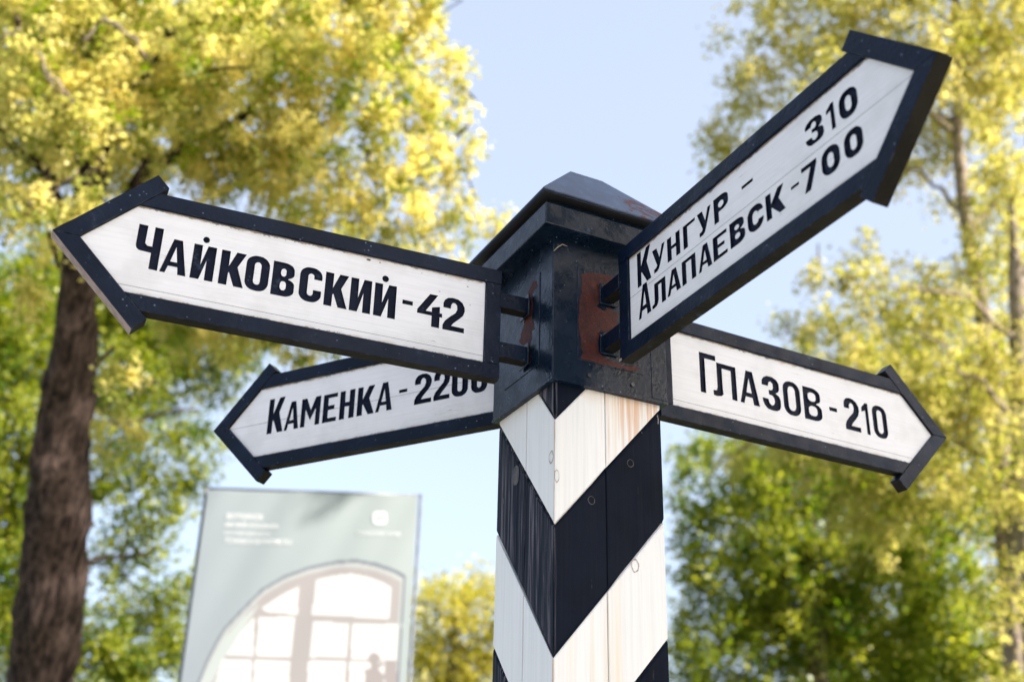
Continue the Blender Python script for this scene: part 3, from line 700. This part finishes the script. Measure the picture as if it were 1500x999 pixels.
# 2. greener tree behind it
D2 = 15.
b2 = foot(-120, 700, D2)
tr = empty('maple_tree', b2, label='shaded green tree standing behind the old linden, seen low at the left', category='tree')
trunk(tr, L_(tr, b2, Vector((b2.x, b2.y, 3)), at(-60, 400, D2), at(20, 100, D2)), [.3, .22, .16, .08], M_dbark)
for q in [(150, 620), (240, 800), (60, 850), (230, 560), (290, 600)]:
    limb(tr, L_(tr, Vector((b2.x, b2.y, random.uniform(1.8, 3.4))), at((q[0] - 60) / 2, q[1] + 30, D2), at(*q, D2 + random.uniform(-.5, .5))), .09, .015, M_dbark)
lob = [lobe(*x) for x in [(20, 480, D2, 120, 110), (10, 660, D2, 110, 120), (20, 860, D2, 110, 120), (200, 560, D2 + 1, 95, 75), (190, 700, D2 + .8, 75, 65), (175, 820, D2 + .5, 60, 60), (190, 930, D2 + .5, 85, 75), (270, 500, D2 + 1.4, 100, 55),
    (260, 640, D2 + 1.6, 50, 30), (235, 900, D2 + 1, 45, 35), (265, 720, D2 + .6, 50, 60), (270, 860, D2 + .6, 45, 60), (260, 960, D2 + .6, 45, 50), (290, 640, D2 + .8, 45, 40), (120, 1000, D2, 120, 80), (300, 560, D2 + 1.5, 60, 50), (190, 620, D2 + .4, 60, 60), (215, 760, D2 + .6, 55, 60), (240, 460, D2 + 1.8, 110, 80), (-10, 560, D2 - .6, 90, 140), (0, 760, D2 - .6, 80, 140), (10, 930, D2 - .6, 90, 100), (215, 960, D2, 70, 60), (345, 520, D2 + 1.5, 55, 35), (150, 420, D2 + 2, 140, 90)]]
foliage(tr, [(loc(tr, c), a, b, d) for c, a, b, d in lob], 46, .076, L_grn, (.30, .10), 34, .35, (.5, .28), .35, M_dbark, .2)

# 3. low yellow tree far behind, between banner and post
D3 = 30.
b3 = foot(665, 950, D3)
tr = empty('willow_tree', b3, label='small distant yellow tree seen between the banner and the post', category='tree')
trunk(tr, L_(tr, b3, Vector((b3.x, b3.y, 3)), at(668, 900, D3)), [.3, .22, .08], M_dbark)
lob = [lobe(*x) for x in [(640, 880, D3, 48, 42), (690, 885, D3, 42, 50), (715, 850, D3 + .5, 30, 26), (660, 960, D3, 60, 50), (615, 960, D3 + 1, 45, 50), (700, 985, D3, 55, 45), (760, 900, D3, 50, 60), (640, 1040, D3, 80, 50)]]
foliage(tr, [(loc(tr, c), a, b, d) for c, a, b, d in lob], 16, .14, L_far, (.55, .24), 28, .3, (.6, .25), .2, M_dbark, .2)

# 4. tall poplar on the right with pale stems
D4 = 15.
b4 = foot(1425, 900, D4)
tr = empty('poplar_tree', b4, label='tall yellow-green poplar with thin pale stem at the right', category='tree')
trunk(tr, L_(tr, b4, at(1470, 700, D4), at(1436, 440, D4), at(1412, 310, D4), at(1402, 200, D4), at(1404, 60, D4), at(1380, -200, D4)), [.20, .13, .085, .075, .065, .055, .03], M_birch)
for a, b, c, r in [((1404, 180), (1340, 120), (1240, 90), .035), ((1402, 200), (1300, 100), (1100, 60), .04), ((1412, 310), (1330, 240), (1180, 200), .035), ((1420, 350), (1480, 240), (1530, 120), .04), ((1404, 100), (1450, 40), (1500, -30), .035), ((1436, 440), (1400, 380), (1380, 380), .02)]:
    limb(tr, L_(tr, at(*a, D4), at(*b, D4 + random.uniform(-.4, .4)), at(*c, D4 + random.uniform(-.6, .6))), r, .01, M_birch)
lob = [lobe(*x) for x in [(1110, 60, D4, 70, 75), (1180, 110, D4 - .3, 80, 75), (1100, 150, D4, 50, 50), (1150, -10, D4, 90, 60), (1060, 215, D4 + .2, 32, 20), (1050, 185, D4, 30, 16), (1060, 240, D4 + .3, 40, 14), (1085, 100, D4, 40, 40),
    (1255, 20, D4 + .6, 70, 35), (1340, 40, D4, 110, 70), (1450, 60, D4 + .3, 100, 90), (1460, 170, D4 + .3, 70, 60), (1350, 130, D4, 60, 45), (1475, 250, D4 + .2, 50, 40), (1250, 200, D4 + .5, 60, 40), (1480, 340, D4, 40, 35), (1395, 230, D4 + .4, 30, 30), (1300, -60, D4, 160, 70), (1480, -40, D4, 120, 90),(1130, 210, D4 + .4, 60, 40), (1420, 130, D4 + 1, 110, 90), (1330, 190, D4 + .8, 80, 60), (1270, 90, D4 + .8, 90, 70), (1450, 280, D4 + .8, 60, 50), (1500, 420, D4 + 1, 60, 70), (1400, 300, D4 + 1.2, 40, 30), (1210, 60, D4 + .5, 60, 50), (1290, 270, D4 + 1, 50, 34), (1340, 240, D4 + 1, 60, 40), (1460, 320, D4 - .8, 60, 60), (1500, 230, D4 - .8, 70, 80), (1430, 200, D4 - .5, 40, 50), (1385, 90, D4 - .8, 60, 60), (1500, 60, D4 - .6, 70, 70), (1440, 380, D4 - .6, 40, 30), (1500, 480, D4 - 2, 50, 40), (1490, 560, D4 - 2, 40, 30)]]
foliage(tr, [(loc(tr, c), a, b, d) for c, a, b, d in lob], 27, .070, L_brc, (.28, .085), 34, .1, (.6, .25), .5, M_birch, .15)

# 5. second pale stem with lower bushy crown
D5 = 14.
b5 = foot(1510, 900, D5)
tr = empty('birch_tree', b5, label='leaning pale-trunked tree at the right edge behind the long board', category='tree')
trunk(tr, L_(tr, b5, at(1500, 800, D5), at(1494, 560, D5), at(1490, 440, D5), at(1484, 340, D5), at(1480, 290, D5)), [.2, .16, .11, .095, .05, .02], M_birch)
for a, b, c, r in [((1494, 620), (1420, 540), (1330, 480), .045), ((1492, 500), (1400, 430), (1260, 420), .04), ((1498, 700), (1400, 640), (1300, 600), .04), ((1490, 430), (1540, 350), (1560, 280), .03)]:
    limb(tr, L_(tr, at(*a, D5), at(*b, D5 + random.uniform(-.4, .4)), at(*c, D5 + random.uniform(-.6, .6))), r, .01, M_birch)
lob = [lobe(*x) for x in [(1215, 500, D5, 70, 75), (1290, 440, D5, 80, 50), (1180, 480, D5 + .3, 35, 40), (1380, 490, D5, 70, 70), (1300, 560, D5, 100, 80), (1440, 600, D5 + .3, 70, 90), (1230, 420, D5 + .2, 30, 40), (1470, 470, D5 + .3, 40, 60),
    (1400, 700, D5, 80, 70), (1310, 700, D5 + .5, 110, 80), (1200, 650, D5 + .4, 90, 60), (1490, 720, D5, 60, 60), (1080, 680, D5 + .7, 60, 25), (1410, 560, D5, 70, 50), (1340, 400, D5 + .3, 50, 40), (1400, 420, D5 + .6, 60, 50), (1460, 530, D5 + .5, 60, 60), (1250, 600, D5 + .8, 100, 70), (1130, 560, D5 + .8, 40, 40), (1150, 640, D5 + 1, 90, 50), (1360, 620, D5 + .8, 110, 80), (1290, 770, D5 + .8, 90, 60), (1480, 830, D5 + .4, 50, 60), (1270, 380, D5 + .4, 40, 36), (1190, 410, D5 + .5, 22, 26), (1495, 640, D5 - 1.6, 44, 46), (1485, 740, D5 - 1.6, 40, 50), (1500, 840, D5 - 1.6, 50, 50), (1478, 930, D5 - 1.6, 50, 50), (1495, 1000, D5 - 1.6, 50, 40)]]
foliage(tr, [(loc(tr, c), a, b, d) for c, a, b, d in lob], 32., .070, L_brc, (.27, .085), 34, .25, (.48, .27), .5, M_birch, .15)

# 6. dark green lower tree in front of it
D6 = 18.
b6 = foot(1180, 900, D6)
tr = empty('elm_tree', b6, label='dense dark green tree low at the right, just beside the post', category='tree')
trunk(tr, L_(tr, b6, Vector((b6.x, b6.y, 3)), at(1190, 850, D6), at(1180, 700, D6)), [.28, .2, .14, .07], M_dbark)
for q in [(1060, 760), (1120, 680), (1250, 720), (1350, 800), (1060, 900), (1290, 900)]:
    limb(tr, L_(tr, at(1188, 900, D6), at((q[0] + 1188) / 2, q[1] + 40, D6), at(*q, D6)), .07, .012, M_dbark)
lob = [lobe(*x) for x in [(1060, 740, D6, 70, 60), (1040, 840, D6, 65, 60), (1120, 700, D6, 80, 60), (1150, 800, D6, 90, 80), (1060, 940, D6, 80, 60), (1180, 920, D6, 100, 70), (1270, 850, D6, 100, 90), (1240, 740, D6 + .5, 90, 60), (1350, 780, D6, 70, 70),
    (1340, 940, D6, 90, 60), (1010, 800, D6 + .5, 32, 40), (1060, 660, D6 + .6, 45, 20), (1000, 690, D6, 22, 20), (1480, 880, D6 - 1, 60, 60), (1440, 980, D6 - 1, 90, 50), (1100, 1010, D6, 140, 50), (1000, 900, D6, 35, 70), (1495, 800, D6 - 1, 40, 60), (1400, 860, D6, 60, 60), (1030, 660, D6 + .8, 50, 34), (1000, 750, D6 + .8, 40, 50), (1180, 700, D6 + 1, 110, 70), (1300, 720, D6 + 1, 90, 70), (1130, 870, D6 + .8, 110, 90), (1250, 980, D6 + .5, 120, 60), (1010, 980, D6, 50, 60), (1380, 920, D6 + .8, 80, 70), (1080, 620, D6 + 1, 36, 22), (1440, 760, D6 - 1, 60, 60), (1490, 690, D6 - 1, 50, 50), (1500, 940, D6 - 1, 60, 70), (1400, 1000, D6 - 1, 60, 40)]]
foliage(tr, [(loc(tr, c), a, b, d) for c, a, b, d in lob], 30., .088, L_drk, (.32, .11), 34, .3, (.45, .28), .3, M_dbark, .15)

# 6b. lighter tree behind, closing most of the gaps
D8 = 25.
b8 = foot(1330, 900, D8)
tr = empty('ash_tree', b8, label='pale yellow-green tree farthest back on the right, seen through the gaps', category='tree')
trunk(tr, L_(tr, b8, Vector((b8.x, b8.y, 4)), at(1335, 700, D8), at(1340, 520, D8)), [.34, .26, .16, .07], M_dbark)
lob = [lobe(*x) for x in [(1250, 540, D8, 110, 70), (1370, 480, D8, 110, 80), (1470, 560, D8, 90, 90), (1330, 640, D8, 120, 80), (1200, 660, D8, 90, 60), (1460, 720, D8, 90, 90), (1320, 800, D8, 120, 90), (1120, 700, D8, 70, 50), (1450, 880, D8, 90, 80),
    (1220, 900, D8, 120, 80), (1480, 380, D8, 70, 60), (1460, 280, D8, 60, 50), (1090, 780, D8, 70, 60), (1330, 1000, D8, 140, 70)]]
foliage(tr, [(loc(tr, c), a, b, d) for c, a, b, d in lob], 7.5, .12, L_brc, (.55, .20), 28, .2, (.45, .28), .15, M_dbark, .15)

# 7. tree on the sunny side, just outside the picture: the signpost stands in its shade
b7 = Vector((7.1, 4.2, 0))
tr = empty('shade_tree', b7, label='broad leafy tree at the path edge whose shade falls on the signpost', category='tree')
trunk(tr, [Vector((0, 0, 0)), Vector((.05, 0, 3.5)), Vector((-.2, .2, 7.2)), Vector((-2.2, .9, 11.))], [.28, .2, .12, .04], M_bark)
def along(p, d, off=(0, 0, 0)): return Vector(p) + SUN * d + Vector(off)
lob = [(along((.05, -.55, 2.75), 9.5), 1.05, 1.0, 1.0), (along((.6, -.25, 2.8), 9.2), .9, .85, .85), (along((0, -.9, 1.6), 9.5), 1.2, 1.1, 1.2), (along((0, .25, 2.5), 9.6), .55, .55, .7),
       (along((.9, -.2, 3.1), 9.8), 1.2, .8, 1.0), (along((.2, -1.6, 3.0), 9.8), 1.3, 1.2, 1.3), (along((.1, 0, 1.9), 10.), .7, .7, .8)]
foliage(tr, [(c - b7, a, b, d) for c, a, b, d in lob], 75, .11, L_grn, (.42, .15), 30, .3, (.5, .25), .4, M_bark, .1)
lob = [(along((0, .95, 2.6), 9.5), .55, .55, .6), (along((.2, 1.4, 2.9), 9.9), .7, .6, .7)]
foliage(tr, [(c - b7, a, b, d) for c, a, b, d in lob], 42, .10, L_grn, (.30, .10), 26, .3, (.5, .25))
lob = [(at(u, v, D1) + SUN * 14, 1.0, .8, .85) for u, v in ((55, 1000), (75, 850), (92, 700), (102, 560), (112, 440))]  # unseen high boughs, added on the sun's side to dapple the linden trunk
foliage(tr, [(c - b7, a, b, d) for c, a, b, d in lob], 9, .12, L_grn, (.15, .055), 30, .3, (.5, .25), .4, M_bark, .05)

# ------------------------------------------------------------------ banner
PA = at(305, 717, 7.2)
def same_h(u, v, z): ray = FW + RT * ((u - 750) / FPX) - UP * ((v - 499.5) / FPX); return CAM + ray * ((z - CAM.z) / ray.z)
PB = same_h(612, 727, PA.z)
BW = (PB - PA).length; ex = (PB - PA).normalized(); ny = Vector((0, 0, 1)).cross(ex).normalized() * -1   # towards the camera
if ny.dot(CAM - PA) < 0: ny = -ny
BHGT = PA.z - .55
def to_b(u, v):
    p = on_plane(u, v, ny, ny.dot(PA)); d = p - PA; return (d.dot(ex), -d.z)
def sR(c): return tuple(((x / 255) / 12.92 if x / 255 < .04045 else ((x / 255 + .055) / 1.055) ** 2.4) for x in c)
Zb = lambda a, b: (300 + a / 3.582, 720 + b / 3.582)
def pip(poly, X, Y):
    ins = np.zeros(X.shape, bool); n = len(poly)
    for i in range(n):
        x1, y1 = poly[i]; x2, y2 = poly[(i + 1) % n]
        c = ((y1 > Y) != (y2 > Y)) & (X < (x2 - x1) * (Y - y1) / ((y2 - y1) if y2 != y1 else 1e-9) + x1); ins ^= c
    return ins
nx, nyy = 190, 460
gx, gy = np.meshgrid(np.linspace(0, BW, nx), np.linspace(0, BHGT, nyy))
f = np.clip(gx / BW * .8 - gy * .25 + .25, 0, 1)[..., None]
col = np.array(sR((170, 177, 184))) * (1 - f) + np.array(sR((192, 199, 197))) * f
bp = lambda pts: [to_b(*Zb(*p)) for p in pts]
arch = [(-110, 1400), (-80, 1150), (-40, 1000), (0, 900), (50, 800), (100, 715), (200, 610), (300, 510), (420, 440), (550, 392), (700, 360), (800, 358), (900, 375), (1000, 410), (1055, 440), (1035, 700), (1020, 1000), (1000, 1400), (960, 2500), (-200, 2500)]
def shrink(pts, d): 
    cx, cy = 560, 1150; return [(cx + (x - cx) * (1 - d), cy + (y - cy) * (1 - d)) for x, y in pts]
col[pip(bp(arch), gx, gy)] = sR((140, 143, 152))
col[pip(bp(shrink(arch, .022)), gx, gy)] = sR((198, 200, 198))
col[pip(bp(shrink(arch, .050)), gx, gy)] = sR((184, 176, 175))
strip = [(-20, 1000), (0, 960), (50, 860), (110, 760), (200, 660), (290, 590), (100, 880), (40, 1000), (-10, 1400), (-100, 1400)]
col[pip(bp(strip), gx, gy)] = sR((204, 208, 206))
wht = sR((252, 252, 252)); wb = sR((243, 248, 252))
for q, cc in [([(585, 462), (680, 440), (770, 432), (860, 450), (930, 475), (978, 505), (968, 668), (562, 645)], wb), ([(497, 498), (400, 545), (300, 612), (320, 630), (485, 645)], wht), ([(285, 662), (475, 655), (455, 870), (270, 865)], wht),
              ([(262, 655), (190, 740), (115, 858), (255, 866)], wht), ([(92, 880), (248, 880), (238, 1120), (20, 1120)], wht), ([(265, 882), (450, 885), (436, 1120), (248, 1120)], wht), ([(570, 680), (755, 692), (745, 872), (550, 868)], wht),
              ([(778, 692), (1015, 696), (1005, 882), (765, 880)], wb), ([(545, 888), (740, 888), (732, 1120), (530, 1120)], wht), ([(762, 890), (1005, 890), (990, 1120), (752, 1120)], wb),
              ([(10, 1140), (236, 1140), (220, 1400), (-20, 1400)], wht), ([(248, 1140), (434, 1140), (420, 1400), (232, 1400)], wht), ([(528, 1140), (732, 1140), (722, 1400), (516, 1400)], wht), ([(750, 1140), (990, 1140), (980, 1400), (742, 1400)], wht)]:
    col[pip(bp(q), gx, gy)] = cc
pk = sR((176, 166, 165))
hd = [(888 + 32 * math.cos(a * .5236), 876 + 34 * math.sin(a * .5236)) for a in range(12)]
for q in [hd, [(870, 900), (905, 900), (915, 935), (940, 960), (945, 1150), (835, 1150), (840, 932), (868, 928)], [(945, 885), (1010, 885), (1000, 1150), (940, 1150)], [(905, 900), (940, 895), (945, 905), (912, 925)]]:
    col[pip(bp(q), gx, gy)] = pk
P0 = np.array(PA); EX = np.array(ex); NY = np.array(ny)
def sag(x, y):        # folds that fan out from the top corner, softer lower down
    u = x / BW
    return .006 * np.sin(14 * (u + .35 * y / 1.3) + 1.2 * np.sin(3 * u)) * np.exp(-y * .8) + .010 * np.sin(2.4 * u + .5 * y) + .003 * np.sin(31 * (u + .35 * y)) * np.exp(-y * 1.5)
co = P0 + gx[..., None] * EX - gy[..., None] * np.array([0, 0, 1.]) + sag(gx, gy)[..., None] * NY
stand = empty('banner_stand', Vector(((PA.x + PB.x) / 2, (PA.y + PB.y) / 2, 0)), label='pale grey-green fabric banner printed with an arched window', category='banner')
me = bpy.data.meshes.new('banner_cloth'); me.vertices.add(nx * nyy); me.vertices.foreach_set('co', (co - np.array(stand.location)).astype(np.float32).ravel())
ii = (np.arange(nyy - 1)[:, None] * nx + np.arange(nx - 1)[None]).ravel(); fc = np.stack([ii, ii + 1, ii + nx + 1, ii + nx], 1).astype(np.int32)
me.loops.add(fc.size); me.loops.foreach_set('vertex_index', fc.ravel()); me.polygons.add(len(fc)); me.polygons.foreach_set('loop_start', np.arange(0, fc.size, 4, dtype=np.int32)); me.update(calc_edges=True)
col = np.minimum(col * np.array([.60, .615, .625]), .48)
ca = me.attributes.new('print', 'FLOAT_COLOR', 'POINT'); ca.data.foreach_set('color', np.concatenate([col, np.ones((*col.shape[:2], 1))], 2).astype(np.float32).ravel())
me.polygons.foreach_set('use_smooth', np.ones(len(fc), bool))
def cloth_mat(name, white=False):
    m = bpy.data.materials.new(name); m.use_nodes = True; t = m.node_tree; t.nodes.clear()
    out = t.nodes.new('ShaderNodeOutputMaterial'); df = t.nodes.new('ShaderNodeBsdfDiffuse'); tr_ = t.nodes.new('ShaderNodeBsdfTranslucent'); mx = t.nodes.new('ShaderNodeMixShader'); mx.inputs[0].default_value = .35
    if white:
        df.inputs[0].default_value = tr_.inputs[0].default_value = (.62, .63, .64, 1)
    else:
        a = t.nodes.new('ShaderNodeAttribute'); a.attribute_name = 'print'; t.links.new(a.outputs['Color'], df.inputs[0]); t.links.new(a.outputs['Color'], tr_.inputs[0])
    t.links.new(df.outputs[0], mx.inputs[1]); t.links.new(tr_.outputs[0], mx.inputs[2]); t.links.new(mx.outputs[0], out.inputs[0]); return m
M_cloth = cloth_mat('printed_banner_cloth'); M_wcl = cloth_mat('white_banner_print', True)
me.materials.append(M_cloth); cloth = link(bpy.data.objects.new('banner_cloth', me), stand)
def btext(s, px, py, hpx, wpx, bold=0.):
    cu = bpy.data.curves.new('lettering', 'FONT'); cu.body = s; cu.size = 1; cu.offset = bold; cu.resolution_u = 2
    tmp = bpy.data.objects.new('tmp', cu); scene.collection.objects.link(tmp); dg = bpy.context.evaluated_depsgraph_get(); m = bpy.data.meshes.new_from_object(tmp.evaluated_get(dg))
    bpy.data.objects.remove(tmp)
    v = np.empty(len(m.vertices) * 3); m.vertices.foreach_get('co', v); v = v.reshape(-1, 3); mn_, mx_ = v.min(0), v.max(0)
    x0, y0 = to_b(px, py); sc = 1 / FPX * 7.3
    X_ = x0 + (v[:, 0] - mn_[0]) / (mx_[0] - mn_[0]) * wpx * sc; Y_ = y0 - (v[:, 1] - mn_[1]) / (mx_[1] - mn_[1]) * hpx * sc
    c3 = P0 + X_[:, None] * EX - Y_[:, None] * np.array([0, 0, 1.]) + (sag(X_, Y_) + .004)[:, None] * NY - np.array(stand.location)
    m.vertices.foreach_set('co', c3.ravel()); m.update(); m.materials.clear(); m.materials.append(M_wcl)
    o = bpy.data.objects.new('lettering', m); link(o, cloth)
for s, a, b, wz, hz, bo in [('ВОТКИНСК', 115, 146, 185, 32, .02), ('МУЗЕЙ-УСАДЬБА', 108, 190, 270, 32, .02), ('П.И.ЧАЙКОВСКОГО', 102, 228, 230, 24, .004), ('TCHAIKOVSKYHOME.RU', 104, 272, 338, 28, .004), ('TCHAIKOVSKY HOME', 795, 230, 225, 22, .004)]:
    btext(s, *Zb(a, b), hz / 3.582, wz / 3.582, bo)
bm = bmesh.new(); 
def bpt(a, b, off=.004): x, y = to_b(*Zb(a, b)); return Vector(P0 + x * EX - y * np.array([0, 0, 1.]) + (float(sag(x, y)) + off) * NY) - stand.location
o_ = [bpt(a, b) for a, b in rr(882, 108, 955, 176, 18, 18)]; i_ = [bpt(a, b) for a, b in rr(898, 128, 939, 160, 6, 6)]
vo = [bm.verts.new(p) for p in o_]; vi = [bm.verts.new(p) for p in i_]
for k in range(len(vo)): bm.faces.new((vo[k], vo[(k + 1) % len(vo)], vi[(k + 1) % len(vi)], vi[k]))
bm.faces.new([bm.verts.new(bpt(a, b)) for a, b in ((914, 126), (924, 126), (924, 162), (914, 162))])
from_bm('logo', bm, M_wcl, cloth)
M_pole = simple('grey_pole_paint', (.12, .13, .15), .4)
for x in (-.016, BW + .016):
    bm = bmesh.new(); a = Vector(P0 + x * EX - .02 * NY) - stand.location; tube(bm, [Vector((a.x, a.y, .02)), Vector((a.x, a.y, a.z + .02))], [.010, .010], 12); from_bm('pole', bm, M_pole, stand, smooth=True)
    bm = bmesh.new(); box(bm, (a.x - .2, a.y - .2, .0045), (a.x + .2, a.y + .2, .03)); bevel(bm, .005); from_bm('foot_plate', bm, M_steel, stand)
for z in (.012, -BHGT - .01):
    bm = bmesh.new(); a = Vector(P0 - .02 * NY) - stand.location; b = a + ex * BW; tube(bm, [a + Vector((0, 0, z)), b + Vector((0, 0, z))], [.010, .010], 10); from_bm('crossbar', bm, M_pole, stand, smooth=True)
